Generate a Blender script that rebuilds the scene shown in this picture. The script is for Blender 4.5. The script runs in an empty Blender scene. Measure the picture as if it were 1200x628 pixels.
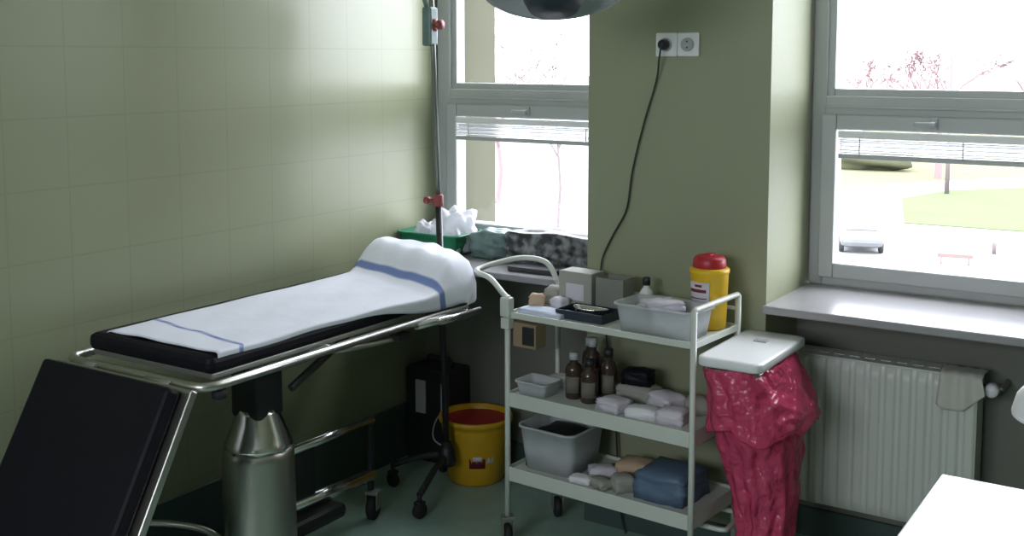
import bpy, bmesh, math, random
from mathutils import Vector, Matrix
from math import sin, cos, pi, radians, sqrt

random.seed(7)
S = bpy.context.scene
COL = S.collection

# ------------------------------------------------------------------ camera
cam_d = bpy.data.cameras.new('camera')
cam_d.sensor_width = 36.0
cam_d.lens = 36.0 * 1320 / 1200
cam_d.shift_y = -113.0 / 1200
cam_d.clip_start = 0.05
cam_d.clip_end = 1500
cam = bpy.data.objects.new('camera', cam_d)
COL.objects.link(cam)
cam.location = (2.804, -3.354, 1.62)
cam.rotation_euler = (radians(90 - 5.8), 0, radians(33))
S.camera = cam

# ------------------------------------------------------------------ world / light / exposure
SKY = 14.0
W = bpy.data.worlds.new('overcast_sky')
S.world = W
W.use_nodes = True
bg = W.node_tree.nodes['Background']
bg.inputs[0].default_value = (0.92, 0.96, 1.06, 1)
bg.inputs[1].default_value = SKY
W.cycles.sampling_method = 'AUTOMATIC'
S.view_settings.view_transform = 'Standard'
S.view_settings.look = 'None'
S.view_settings.gamma = 1.0
S.view_settings.use_curve_mapping = False
S.view_settings.exposure = 0.0
S.cycles.use_denoising = True
S.cycles.diffuse_bounces = 6
S.cycles.transparent_max_bounces = 16
S.cycles.caustics_reflective = False
S.cycles.caustics_refractive = False


def portal(name, x0, x1, z0, z1, y, rx=-90):
    l = bpy.data.lights.new(name, 'AREA')
    l.shape = 'RECTANGLE'
    l.size = x1 - x0
    l.size_y = z1 - z0
    l.cycles.is_portal = True
    o = bpy.data.objects.new(name, l)
    COL.objects.link(o)
    o.location = ((x0 + x1) / 2, y, (z0 + z1) / 2)
    o.rotation_euler = (radians(rx), 0, 0)        # faces into the room


portal('sky_portal', 0.0, 0.94, 0.85, 2.85, 0.50)
portal('sky_portal', 1.57, 2.47, 0.85, 2.85, 0.50)
portal('sky_portal', 0.5, 2.7, 1.6, 2.65, -5.72, 90)  # portal for the added fill window behind the camera


# ------------------------------------------------------------------ materials
def lin(c):
    c = c / 255.0
    return c / 12.92 if c <= 0.04045 else ((c + 0.055) / 1.055) ** 2.4


def mat(name, col, rough=0.6, metal=0.0, var=0.06, scale=9.0, bump=0.0, bscale=60.0, spec=0.5, rvar=0.0):
    """procedural principled: base colour broken up by object-space noise"""
    m = bpy.data.materials.new(name)
    m.use_nodes = True
    nt = m.node_tree
    b = nt.nodes['Principled BSDF']
    b.inputs['Roughness'].default_value = rough
    b.inputs['Metallic'].default_value = metal
    b.inputs['Specular IOR Level'].default_value = spec
    tc = nt.nodes.new('ShaderNodeTexCoord')
    n = nt.nodes.new('ShaderNodeTexNoise')
    n.inputs['Scale'].default_value = scale
    n.inputs['Detail'].default_value = 4
    nt.links.new(tc.outputs['Object'], n.inputs['Vector'])
    mx = nt.nodes.new('ShaderNodeMix')
    mx.data_type = 'RGBA'
    mx.inputs[6].default_value = (*[max(0, c * (1 - var)) for c in col], 1)
    mx.inputs[7].default_value = (*[min(1, c * (1 + var)) for c in col], 1)
    nt.links.new(n.outputs['Fac'], mx.inputs[0])
    nt.links.new(mx.outputs[2], b.inputs['Base Color'])
    if bump:
        n2 = nt.nodes.new('ShaderNodeTexNoise')
        n2.inputs['Scale'].default_value = bscale
        n2.inputs['Detail'].default_value = 3
        nt.links.new(tc.outputs['Object'], n2.inputs['Vector'])
        bp = nt.nodes.new('ShaderNodeBump')
        bp.inputs['Strength'].default_value = bump
        bp.inputs['Distance'].default_value = 0.01
        nt.links.new(n2.outputs['Fac'], bp.inputs['Height'])
        nt.links.new(bp.outputs['Normal'], b.inputs['Normal'])
    return m


def srgb(r, g, b):
    return (lin(r), lin(g), lin(b))


GREEN = (0.27, 0.29, 0.185)
M = {}
M['wall'] = mat('green_painted_plaster', GREEN, 0.55, var=0.04, scale=2.0, bump=0.05)
M['ceiling'] = mat('white_ceiling_paint', (0.75, 0.76, 0.72), 0.8)
M['outer_plaster'] = mat('cream_outer_plaster', (0.089, 0.089, 0.0655), 0.9, var=0.05, spec=0.0)
M['frame'] = mat('grey_white_window_frame', (0.42, 0.44, 0.44), 0.4, var=0.03)
M['sill'] = mat('polished_sill', (0.33, 0.32, 0.33), 0.22, var=0.08, scale=25)
M['niche'] = mat('grey_niche_shaded', (0.175, 0.18, 0.15), 0.7)  # grey wall colour, darkened to carry the shade under the sills
M['plinth'] = mat('dark_teal_plinth', (0.05, 0.085, 0.075), 0.5, var=0.1)
M['white_enamel'] = mat('white_enamel', (0.58, 0.61, 0.56), 0.35, var=0.03)
M['white_plastic'] = mat('white_plastic', (0.78, 0.79, 0.80), 0.4, var=0.02)
M['grey_plastic'] = mat('grey_plastic', (0.42, 0.44, 0.45), 0.45, var=0.04)
M['dark_plastic'] = mat('dark_plastic', (0.018, 0.02, 0.022), 0.45, var=0.1)
M['black_rubber'] = mat('black_rubber', (0.012, 0.012, 0.013), 0.7, var=0.1)
M['black_vinyl'] = mat('black_vinyl', (0.008, 0.008, 0.012), 0.5, var=0.15, bump=0.05, bscale=120, spec=0.15)
M['chrome'] = mat('chrome', (0.80, 0.80, 0.80), 0.2, metal=1.0, var=0.02)
M['steel'] = mat('brushed_steel', (0.50, 0.50, 0.46), 0.32, metal=1.0, var=0.06, scale=30)
M['dull_steel'] = mat('dull_steel', (0.33, 0.33, 0.30), 0.45, metal=0.8, var=0.08, scale=30)
M['pole_metal'] = mat('dull_pole_metal', (0.20, 0.22, 0.19), 0.4, metal=0.7, var=0.06)
M['red_plastic'] = mat('red_plastic', (0.42, 0.018, 0.03), 0.4, var=0.06)
M['dark_red'] = mat('dark_red_print', (0.17, 0.015, 0.03), 0.5, var=0.1)
M['red_brown'] = mat('faded_red_clamp', (0.25, 0.05, 0.05), 0.5)
M['yellow'] = mat('yellow_plastic', (0.75, 0.47, 0.012), 0.38, var=0.04)
M['bin_yellow'] = mat('deep_yellow_plastic', (0.60, 0.35, 0.015), 0.42, var=0.05)
M['paper'] = mat('white_paper', (0.80, 0.80, 0.83), 0.75, var=0.03, bump=0.1, bscale=30)
M['lilac_paper'] = mat('lilac_white_wrap', (0.66, 0.63, 0.70), 0.6, var=0.06, bump=0.2, bscale=50)
M['card'] = mat('grey_cardboard', (0.36, 0.36, 0.32), 0.75, var=0.08)
M['beige'] = mat('beige_wrap', (0.55, 0.40, 0.27), 0.7, var=0.12)
M['tan'] = mat('tan_plastic', (0.27, 0.20, 0.12), 0.6)
M['rag'] = mat('pale_grey_rag', (0.55, 0.56, 0.50), 0.9, var=0.08)
M['label'] = mat('dull_label_paper', (0.16, 0.145, 0.12), 0.8)
M['blue_cloth'] = mat('pale_blue_cloth', (0.58, 0.64, 0.78), 0.8, var=0.05, bump=0.2)
M['blue_plastic'] = mat('dull_blue_wrap', (0.10, 0.155, 0.24), 0.5, var=0.1)
M['green_plastic'] = mat('green_plastic', (0.02, 0.20, 0.095), 0.4, var=0.1)
M['teal_plastic'] = mat('grey_teal_wrap', (0.13, 0.20, 0.19), 0.45, var=0.2, scale=25)
M['brown_glass'] = mat('brown_glass', (0.05, 0.032, 0.024), 0.15, var=0.1)
M['tabletop'] = mat('white_laminate', (0.80, 0.80, 0.82), 0.35, var=0.02)
M['skirt'] = mat('grey_laminate', (0.45, 0.46, 0.47), 0.5)
M['navy'] = mat('dark_navy_plastic', (0.02, 0.03, 0.045), 0.45)


def tile_material():
    m = mat('green_glazed_tile', GREEN, 0.30, var=0.03, scale=3.0)
    nt = m.node_tree
    b = nt.nodes['Principled BSDF']
    mix = [n for n in nt.nodes if n.type == 'MIX'][0]
    tc = nt.nodes['Texture Coordinate']
    sep = nt.nodes.new('ShaderNodeSeparateXYZ')
    com = nt.nodes.new('ShaderNodeCombineXYZ')
    nt.links.new(tc.outputs['Object'], sep.inputs[0])
    a1 = nt.nodes.new('ShaderNodeMath'); a1.operation = 'ADD'; a1.inputs[1].default_value = 10.0 - 0.04
    a2 = nt.nodes.new('ShaderNodeMath'); a2.operation = 'ADD'; a2.inputs[1].default_value = -0.05
    nt.links.new(sep.outputs['Y'], a1.inputs[0]); nt.links.new(a1.outputs[0], com.inputs['X'])
    nt.links.new(sep.outputs['Z'], a2.inputs[0]); nt.links.new(a2.outputs[0], com.inputs['Y'])
    br = nt.nodes.new('ShaderNodeTexBrick')
    br.offset = 0.0
    br.inputs['Scale'].default_value = 1.0
    br.inputs['Brick Width'].default_value = 0.2
    br.inputs['Row Height'].default_value = 0.2
    br.inputs['Mortar Size'].default_value = 0.003
    br.inputs['Mortar Smooth'].default_value = 0.3
    nt.links.new(com.outputs[0], br.inputs['Vector'])
    nt.links.new(mix.outputs[2], br.inputs['Color1'])
    nt.links.new(mix.outputs[2], br.inputs['Color2'])
    br.inputs['Mortar'].default_value = (GREEN[0] * .90, GREEN[1] * .90, GREEN[2] * .90, 1)
    nt.links.new(br.outputs['Color'], b.inputs['Base Color'])
    bp = nt.nodes.new('ShaderNodeBump'); bp.inputs['Strength'].default_value = 0.08; bp.inputs['Distance'].default_value = 0.002
    bp.invert = True
    nt.links.new(br.outputs['Fac'], bp.inputs['Height'])
    nt.links.new(bp.outputs['Normal'], b.inputs['Normal'])
    return m


def floor_material():
    m = mat('teal_green_linoleum', (0.31, 0.45, 0.385), 0.3, var=0.22, scale=14)
    return m


def glass_material(name, tint=(1, 1, 1), gloss=0.06):
    m = bpy.data.materials.new(name); m.use_nodes = True
    nt = m.node_tree; nt.nodes.clear()
    out = nt.nodes.new('ShaderNodeOutputMaterial')
    tr = nt.nodes.new('ShaderNodeBsdfTransparent'); tr.inputs[0].default_value = (*tint, 1)
    gl = nt.nodes.new('ShaderNodeBsdfGlossy'); gl.inputs['Roughness'].default_value = 0.03
    lw = nt.nodes.new('ShaderNodeFresnel')
    ge = nt.nodes.new('ShaderNodeNewGeometry')
    ior = nt.nodes.new('ShaderNodeMapRange'); ior.inputs[3].default_value = 1.45; ior.inputs[4].default_value = 1 / 1.45
    nt.links.new(ge.outputs['Backfacing'], ior.inputs[0]); nt.links.new(ior.outputs[0], lw.inputs[0])
    mx = nt.nodes.new('ShaderNodeMixShader')
    nt.links.new(lw.outputs[0], mx.inputs[0]); nt.links.new(tr.outputs[0], mx.inputs[1]); nt.links.new(gl.outputs[0], mx.inputs[2])
    nt.links.new(mx.outputs[0], out.inputs[0])
    return m


def film_material(name, col, opacity, rough=0.3, bstr=0.5, bsc=25, bdist=.01):
    """thin plastic film: principled mixed with a transparent share, wrinkled by noise"""
    m = mat(name, col, rough, var=0.15, scale=18, bump=bstr, bscale=bsc)
    nt = m.node_tree
    for q in nt.nodes:
        if q.type == 'BUMP': q.inputs['Distance'].default_value = bdist
    out = [n for n in nt.nodes if n.type == 'OUTPUT_MATERIAL'][0]
    b = nt.nodes['Principled BSDF']
    tr = nt.nodes.new('ShaderNodeBsdfTransparent'); tr.inputs[0].default_value = (*[min(1, c * 0.4 + .6) for c in col], 1)
    tl = nt.nodes.new('ShaderNodeBsdfTranslucent'); tl.inputs[0].default_value = (*col, 1)
    m1 = nt.nodes.new('ShaderNodeMixShader'); m1.inputs[0].default_value = 0.3
    m2 = nt.nodes.new('ShaderNodeMixShader'); m2.inputs[0].default_value = opacity
    nt.links.new(b.outputs[0], m1.inputs[1]); nt.links.new(tl.outputs[0], m1.inputs[2])
    nt.links.new(tr.outputs[0], m2.inputs[1]); nt.links.new(m1.outputs[0], m2.inputs[2])
    nt.links.new(m2.outputs[0], out.inputs[0])
    return m


M['tile'] = tile_material()
M['floor'] = floor_material()
M['glass'] = glass_material('window_glass')
M['red_film'] = film_material('red_bag_film', (0.75, 0.09, 0.21), 0.90, 0.2, 1.0, 13, .05)
M['clear_film'] = film_material('clear_bag_film', (0.74, 0.74, 0.78), 0.72, 0.22)
M['tray_plastic'] = film_material('milky_tray_plastic', (0.66, 0.68, 0.70), 0.85, 0.35)
M['clear_box'] = film_material('clear_box_plastic', (0.40, 0.41, 0.38), 0.75, 0.25)


def mottled_material():
    m = mat('black_grey_mottled_wrap', (0.05, 0.055, 0.06), 0.5, var=0.0, bump=0.4, bscale=22)
    nt = m.node_tree
    mix = [n for n in nt.nodes if n.type == 'MIX'][0]
    mix.inputs[6].default_value = (0.02, 0.023, 0.026, 1)
    mix.inputs[7].default_value = (0.24, 0.25, 0.26, 1)
    n = [n for n in nt.nodes if n.type == 'TEX_NOISE'][0]
    n.inputs['Scale'].default_value = 22
    r = nt.nodes.new('ShaderNodeMapRange'); r.inputs[1].default_value = 0.42; r.inputs[2].default_value = 0.62
    nt.links.new(n.outputs['Fac'], r.inputs[0]); nt.links.new(r.outputs[0], mix.inputs[0])
    return m


M['mottled'] = mottled_material()


# ------------------------------------------------------------------ geometry helpers
def new():
    return bmesh.new()


def box(bm, c, s, rz=0.0, bev=0.0, seg=2, rot=None):
    """box centred at c with full size s, optional bevel"""
    t = bmesh.new()
    bmesh.ops.create_cube(t, size=1.0)
    for v in t.verts:
        v.co = Vector((v.co.x * s[0], v.co.y * s[1], v.co.z * s[2]))
    if bev > 0:
        bmesh.ops.bevel(t, geom=list(t.edges), offset=min(bev, 0.45 * min(s)), segments=seg, affect='EDGES', profile=0.5)
    mx = Matrix.Translation(c) @ (rot if rot else Matrix.Rotation(rz, 4, 'Z'))
    merge(bm, t, mx)
    return bm


def bx(bm, x0, x1, y0, y1, z0, z1, bev=0.0):
    return box(bm, ((x0 + x1) / 2, (y0 + y1) / 2, (z0 + z1) / 2), (abs(x1 - x0), abs(y1 - y0), abs(z1 - z0)), bev=bev)


def merge(bm, t, mx=None):
    vm = {}
    for v in t.verts:
        vm[v] = bm.verts.new(mx @ v.co if mx else v.co)
    for f in t.faces:
        try:
            nf = bm.faces.new([vm[v] for v in f.verts])
            nf.smooth = f.smooth
        except ValueError:
            pass
    t.free()


def tube(bm, pts, r, n=10, cap=True, closed=False):
    pts = [Vector(p) for p in pts]
    rr = r if isinstance(r, (list, tuple)) else [r] * len(pts)
    N = len(pts)
    tan = []
    for i in range(N):
        if closed:
            t = pts[(i + 1) % N] - pts[i - 1]
        else:
            t = pts[min(i + 1, N - 1)] - pts[max(i - 1, 0)]
        tan.append(t.normalized())
    up = Vector((0, 0, 1)) if abs(tan[0].z) < 0.9 else Vector((1, 0, 0))
    nrm = (up - tan[0] * up.dot(tan[0])).normalized()
    rings = []
    for i in range(N):
        nrm = (nrm - tan[i] * nrm.dot(tan[i])).normalized()
        bi = tan[i].cross(nrm)
        rings.append([bm.verts.new(pts[i] + (nrm * cos(2 * pi * k / n) + bi * sin(2 * pi * k / n)) * rr[i]) for k in range(n)])
    M_ = N if closed else N - 1
    for i in range(M_):
        a, b = rings[i], rings[(i + 1) % N]
        for k in range(n):
            f = bm.faces.new((a[k], a[(k + 1) % n], b[(k + 1) % n], b[k]))
            f.smooth = True
    if cap and not closed:
        bm.faces.new(list(reversed(rings[0])))
        bm.faces.new(rings[-1])
    return bm


def smooth_path(pts, sub=6, closed=False):
    """Catmull-Rom through the points"""
    P = [Vector(p) for p in pts]
    n = len(P)
    out = []
    rng = n if closed else n - 1
    for i in range(rng):
        if closed:
            p0, p1, p2, p3 = P[i - 1], P[i], P[(i + 1) % n], P[(i + 2) % n]
        else:
            p0 = P[i - 1] if i > 0 else P[i] * 2 - P[i + 1]
            p1, p2 = P[i], P[i + 1]
            p3 = P[i + 2] if i + 2 < n else P[i + 1] * 2 - P[i]
        for s in range(sub):
            t = s / sub
            out.append(0.5 * ((2 * p1) + (p2 - p0) * t + (2 * p0 - 5 * p1 + 4 * p2 - p3) * t * t + (3 * p1 - p0 - 3 * p2 + p3) * t ** 3))
    if not closed:
        out.append(P[-1])
    return out


def fillet(pts, r, sub=5, closed=False):
    """polyline with rounded corners"""
    P = [Vector(p) for p in pts]
    n = len(P)
    out = []
    for i in range(n):
        if not closed and i in (0, n - 1):
            out.append(P[i]); continue
        a, b, c = P[i - 1], P[i], P[(i + 1) % n]
        d1, d2 = (a - b), (c - b)
        k = min(r, d1.length * .49, d2.length * .49)
        s, e = b + d1.normalized() * k, b + d2.normalized() * k
        for q in range(sub + 1):
            t = q / sub
            out.append(s * (1 - t) ** 2 + b * 2 * t * (1 - t) + e * t * t)
    return out


def lathe(bm, prof, c=(0, 0, 0), n=32, sx=1.0, sy=1.0, rz=0.0, mx=None, power=2.0):
    """profile [(r,z)...] about z; power>2 gives a squircle section"""
    rings = []
    for (r, z) in prof:
        ring = []
        for k in range(n):
            a = 2 * pi * k / n
            ca, sa = cos(a), sin(a)
            if power != 2.0:
                q = (abs(ca) ** power + abs(sa) ** power) ** (-1 / power)
                ca, sa = ca * q, sa * q
            x, y = r * sx * ca, r * sy * sa
            v = Vector((x * cos(rz) - y * sin(rz), x * sin(rz) + y * cos(rz), z))
            if mx:
                v = mx @ v
            ring.append(bm.verts.new(v + Vector(c)))
        rings.append(ring)
    for a, b in zip(rings, rings[1:]):
        for k in range(n):
            f = bm.faces.new((a[k], a[(k + 1) % n], b[(k + 1) % n], b[k])); f.smooth = True
    if prof[0][0] > 1e-6:
        bm.faces.new(list(reversed(rings[0])))
    if prof[-1][0] > 1e-6:
        bm.faces.new(rings[-1])
    bmesh.ops.remove_doubles(bm, verts=[v for r_ in (rings[0], rings[-1]) for v in r_], dist=1e-6)
    return bm


def prism(bm, poly, z0, z1):
    lo = [bm.verts.new((p[0], p[1], z0)) for p in poly]
    hi = [bm.verts.new((p[0], p[1], z1)) for p in poly]
    n = len(poly)
    for k in range(n):
        bm.faces.new((lo[k], lo[(k + 1) % n], hi[(k + 1) % n], hi[k]))
    bm.faces.new(list(reversed(lo))); bm.faces.new(hi)
    return bm


def grid(bm, fn, nu, nv, smooth=True):
    vs = [[bm.verts.new(fn(i / nu, j / nv)) for j in range(nv + 1)] for i in range(nu + 1)]
    for i in range(nu):
        for j in range(nv):
            f = bm.faces.new((vs[i][j], vs[i + 1][j], vs[i + 1][j + 1], vs[i][j + 1])); f.smooth = smooth
    return bm


def obj(name, bm, m, parent=None, shift=None, solid=0.0):
    """link a bmesh as ONE object. shift: subtract this point first (world-built part -> local)"""
    if shift is not None:
        sh = Vector(shift)
        for v in bm.verts:
            v.co -= sh
    bmesh.ops.recalc_face_normals(bm, faces=bm.faces)
    me = bpy.data.meshes.new(name)
    bm.to_mesh(me); bm.free()
    me.materials.append(M[m] if isinstance(m, str) else m)
    o = bpy.data.objects.new(name, me)
    COL.objects.link(o)
    if parent is not None:
        o.parent = parent
    if solid:
        md = o.modifiers.new('thickness', 'SOLIDIFY'); md.thickness = solid; md.offset = 0
    return o


def thing(name, label, cat, loc=(0, 0, 0), rz=0.0, group=None):
    o = bpy.data.objects.new(name, None)
    COL.objects.link(o)
    o.empty_display_size = 0.1
    o.location = loc; o.rotation_euler = (0, 0, rz)
    o['label'] = label; o['category'] = cat
    if group: o['group'] = group
    return o


def single(name, bm, m, label, cat, loc=(0, 0, 0), rz=0.0, group=None, solid=0.0, world=False):
    o = obj(name, bm, m, None, loc if world else None, solid)
    o.location = loc; o.rotation_euler = (0, 0, rz)
    o['label'] = label; o['category'] = cat
    if group: o['group'] = group
    return o


def struct(name, bm, m, parent=None):
    o = obj(name, bm, m, parent)
    if parent is None:
        o['kind'] = 'structure'
    return o


def copy_tree(o, parent=None):
    c = o.copy(); COL.objects.link(c)
    if parent is not None:
        c.parent = parent
    for ch in list(o.children):
        copy_tree(ch, c)
    return c


# ------------------------------------------------------------------ the room
XR, YB, ZC = 4.6, -5.6, 3.05           # right wall, wall behind the camera, ceiling
WL0, WL1 = 0.0, 0.936                  # left window opening
WR0, WR1 = 1.578, 2.46                 # right window opening
SILL = 0.85
WY = 0.38                              # window plane
HEAD = 2.85
NICHE = 0.30

struct('floor', bx(new(), -0.2, XR + .2, YB - .2, 0.6, -0.12, 0.0), 'floor')
struct('ceiling', bx(new(), -0.2, XR + .2, YB - .2, 0.6, ZC, ZC + .12), 'ceiling')
struct('wall_left', bx(new(), -0.2, 0.0, YB, 0.50, 0, ZC), 'tile')
struct('wall_right', bx(new(), XR, XR + .2, YB, 0.50, 0, ZC), 'wall')
FX0, FX1, FZ0, FZ1 = 0.5, 2.7, 1.6, 2.65                # unseen window strip behind the camera, added as fill light
b = new()
bx(b, -0.2, FX0, YB - .2, YB, 0, ZC); bx(b, FX1, XR + .2, YB - .2, YB, 0, ZC)
bx(b, FX0, FX1, YB - .2, YB, 0, FZ0); bx(b, FX0, FX1, YB - .2, YB, FZ1, ZC)
struct('wall_front', b, 'wall')
for nm, box_ in (('wall_back', (WL1, WR0, 0, 0.60, 0, ZC)),                                   # pier between the windows
                 ('wall_back_right', (WR1, XR + .2, 0, 0.60, 0, ZC)),
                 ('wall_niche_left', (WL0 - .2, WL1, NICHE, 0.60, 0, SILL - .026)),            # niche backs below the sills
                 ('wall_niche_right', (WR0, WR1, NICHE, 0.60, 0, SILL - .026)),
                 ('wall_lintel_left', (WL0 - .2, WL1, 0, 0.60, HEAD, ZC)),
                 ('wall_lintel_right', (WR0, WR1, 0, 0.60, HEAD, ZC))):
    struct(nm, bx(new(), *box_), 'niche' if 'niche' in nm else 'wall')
struct('wall_outside', bx(new(), -0.35, 0.055, 0.505, 0.745, -2, 3.4), 'outer_plaster')
struct('baseboard_left', bx(new(), 0.0, 0.012, YB, NICHE, 0, 0.22), 'plinth')
b = new()
bx(b, 0.012, WL1, NICHE - .012, NICHE, 0, .10); bx(b, WL1, WR0, -.012, 0, 0, .10); bx(b, WR0, WR1, NICHE - .012, NICHE, 0, .10)
struct('baseboard_back', b, 'plinth')


def sill(name, x0, x1):
    b = new()
    bx(b, x0, x1, -0.04, WY + .03, SILL - .026, SILL, bev=.005)
    return struct(name, b, 'sill')


sill('trim_1', WL0 + .001, WL1 - .001)
sill('trim_2', WR0 + .001, WR1 - .001)


def frame_rect(bm, x0, x1, z0, z1, w, y0, y1, bev=.006, wl=None):
    wl = w if wl is None else wl
    bx(bm, x0, x0 + wl, y0, y1, z0, z1, bev); bx(bm, x1 - w, x1, y0, y1, z0, z1, bev)
    bx(bm, x0 + wl, x1 - w, y0, y1, z0, z0 + w, bev); bx(bm, x0 + wl, x1 - w, y0, y1, z1 - w, z1, bev)


def window(name, x0, x1, fw):
    """outer frame, transom, top light and opening lower sash"""
    b = new()
    frame_rect(b, x0, x1, SILL + .002, HEAD, fw, WY, WY + .085)
    bx(b, x0 + fw - .004, x1 - fw + .004, WY - .002, WY + .082, 1.425, 1.492, .005)     # transom
    bx(b, x0 + fw - .004, x1 - fw + .004, WY - .012, WY + .02, 1.452, 1.460, .003)
    o = struct(name, b, 'frame')
    b = new()
    frame_rect(b, x0 + fw - .01, x1 - fw + .01, 1.482, HEAD - fw + .01, .034, WY + .012, WY + .07, .004)
    obj('top_sash', b, 'frame', o)
    b = new()
    frame_rect(b, x0 + fw - .012, x1 - fw + .012, SILL + fw - .018, 1.432, .052, WY - .016, WY + .055, .006)
    s = obj('lower_sash', b, 'frame', o)
    zx0, zx1 = x0 + fw + .01, x1 - fw - .01
    obj('pane', bx(new(), zx0, zx1, WY + .04, WY + .046, 1.49, HEAD - fw - .01), 'glass', o)
    obj('pane', bx(new(), zx0 + .02, zx1 - .02, WY + .018, WY + .024, SILL + fw + .01, 1.40), 'glass', o)
    b = new()
    hx = (x0 + x1) / 2 + (0.0 if x0 > 1 else -.06)
    if x0 > 1:
        hx = 1.985
    else:
        hx = 0.462
    bx(b, hx - .012, hx + .012, WY - .028, WY - .016, 1.388, 1.428, .003)
    bx(b, hx - .009, hx + .009, WY - .05, WY - .028, 1.40, 1.416, .003)
    bx(b, hx - .055, hx + .009, WY - .056, WY - .044, 1.40, 1.415, .004)
    obj('handle', b, 'grey_plastic', s)
    return o


window('window_1', 0.012, 0.93, .066)
window('window_2', 1.585, 2.455, .048)

b = new()
frame_rect(b, FX0, FX1, FZ0, FZ1, .06, YB - .14, YB - .07)
for x in (1.6,):
    bx(b, x - .03, x + .03, YB - .14, YB - .07, FZ0 + .06, FZ1 - .06, .004)
w3 = struct('added_fill_window', b, 'frame')  # added out of view to brighten the room-facing surfaces
obj('pane', bx(new(), FX0 + .05, FX1 - .05, YB - .11, YB - .104, FZ0 + .05, FZ1 - .05), 'glass', w3)  # pane of the added fill window

# venetian blinds pulled up between sash top and glass


def blind(x0, x1, cords, label):
    bl = thing('window_blind', label, 'blind', ((x0 + x1) / 2, WY - .02, 1.33), 0, 'pulled-up window blinds')
    b = new(); bx(b, x0, x1, WY - .045, WY - .019, 1.356, 1.378, .003); obj('headrail', b, 'white_plastic', bl, bl.location)
    for k in range(7):
        b = new()
        box(b, ((x0 + x1) / 2, WY - .033, 1.351 - k * .0068), (x1 - x0 - .008, .024, .002), rot=Matrix.Rotation(radians(10 if k % 2 else 4), 4, 'X'))
        obj('slat', b, 'white_plastic', bl, bl.location)
    b = new(); bx(b, x0 + .002, x1 - .002, WY - .046, WY - .021, 1.288, 1.304, .003); obj('bottom_rail', b, 'frame', bl, bl.location)
    for x in cords:
        b = new(); tube(b, [(x, WY - .047, 1.357), (x, WY - .047, 1.298)], .0018, 6); obj('cord', b, 'grey_plastic', bl, bl.location)


blind(1.688, 2.36, (1.76, 2.08, 2.30), 'bunched white slatted blind pulled up under the transom of the right window')
blind(.135, .81, (.20, .74), 'bunched white slatted blind pulled up under the transom of the left window')

# ------------------------------------------------------------------ treatment table (bed)
BZ = (0.37, -0.95, 0)
bed = thing('treatment_table', 'black padded treatment table on a chrome hydraulic column along the tiled wall', 'treatment table', BZ)


def bpart(name, bm, m, parent=None, solid=0.0):
    return obj(name, bm, m, parent or bed, BZ, solid)


X0, X1 = 0.13, 0.625                      # mattress sides
# flat seat pad
b = new(); bx(b, X0, X1, -1.415, -0.50, .806, .856, .018); bpart('seat_pad', b, 'black_vinyl')
b = new(); bx(b, X0, X1 - .01, -.495, -.33, .806, .856, .018); bpart('head_pad', b, 'black_vinyl')
# tube frame under the pads
b = new()
loop = fillet([(.10, -.33, .790), (.10, -1.462, .790), (.655, -1.462, .790), (.655, -.33, .790)], .05)
tube(b, loop, .0125, 10)
tube(b, [(.10, -.33, .79), (.655, -.33, .79)], .011, 8)
tube(b, [(.12, -.98, .785), (.64, -.98, .785)], .012, 8)
bpart('side_frame', b, 'steel')
b = new(); bx(b, .135, .615, -1.40, -.34, .792, .808, .003); bpart('support_plate', b, 'dull_steel')
# accessory rails by the head
b = new()
tube(b, [(.672, -.62, .782), (.672, -.27, .768)], .011, 10); tube(b, [(.655, -.55, .785), (.672, -.55, .78)], .007, 8); tube(b, [(.655, -.34, .785), (.672, -.34, .772)], .007, 8)
bpart('accessory_rail', b, 'chrome')
b = new()
tube(b, [(.60, -.40, .742), (.60, -.24, .735)], .010, 10); tube(b, [(.60, -.37, .742), (.60, -.37, .79)], .007, 8)
bpart('accessory_rail', b, 'chrome')
# foot section hinged down
fd = Vector((0, -.177, -.318)).normalized()
fn_ = Vector((0, -fd.z * -1, 0))
tilt = math.atan2(.177, .318)             # lean out from the vertical
rot = Matrix.Rotation(-tilt, 4, 'X')
cfoot = Vector((.365, -1.497, .785)) + fd * .325
b = new(); box(b, cfoot + Vector((-.008, -.022 * cos(tilt), .022 * sin(tilt))), (.515, .045, .655), bev=.012, rot=rot)
foot = bpart('foot_pad', b, 'black_vinyl')
b = new(); box(b, cfoot + Vector((.006, .012 * cos(tilt), -.012 * sin(tilt))), (.545, .022, .672), bev=.004, rot=rot)
bpart('foot_frame', b, 'steel', foot)
b = new()
for x in (.20, .50):
    tube(b, [(x - .05, -1.475, .782), (x + .05, -1.475, .782)], .016, 12)
bx(b, .30, .44, -1.47, -1.44, .765, .79, .005)
bpart('hinge', b, 'dull_steel')
# clamp knob below the near foot corner
b = new(); lathe(b, [(.0, -.012), (.018, -.012), (.02, 0), (.018, .012), (.0, .012)], (.64, -1.40, .762), 14); tube(b, [(.64, -1.40, .762), (.64, -1.40, .79)], .006, 8)
bpart('knob', b, 'black_rubber')
# under-table carriage and gas strut
b = new()
bx(b, .24, .50, -1.13, -.70, .745, .795, .008)
bx(b, .27, .47, -1.05, -.80, .70, .75, .008)
bpart('carriage', b, 'dull_steel')
b = new(); tube(b, [(.52, -1.02, .66), (.53, -.80, .76)], .012, 10); tube(b, [(.53, -.80, .76), (.535, -.72, .785)], .007, 8); bpart('strut', b, 'dark_plastic')
b = new(); tube(b, smooth_path([(.47, -.92, .75), (.56, -.86, .745), (.60, -.70, .742), (.60, -.62, .742)]), .010, 10); bpart('tilt_lever', b, 'steel')
b = new(); bx(b, .595, .635, -.66, -.60, .735, .758, .006); bpart('lever_grip', b, 'black_rubber')
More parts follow.
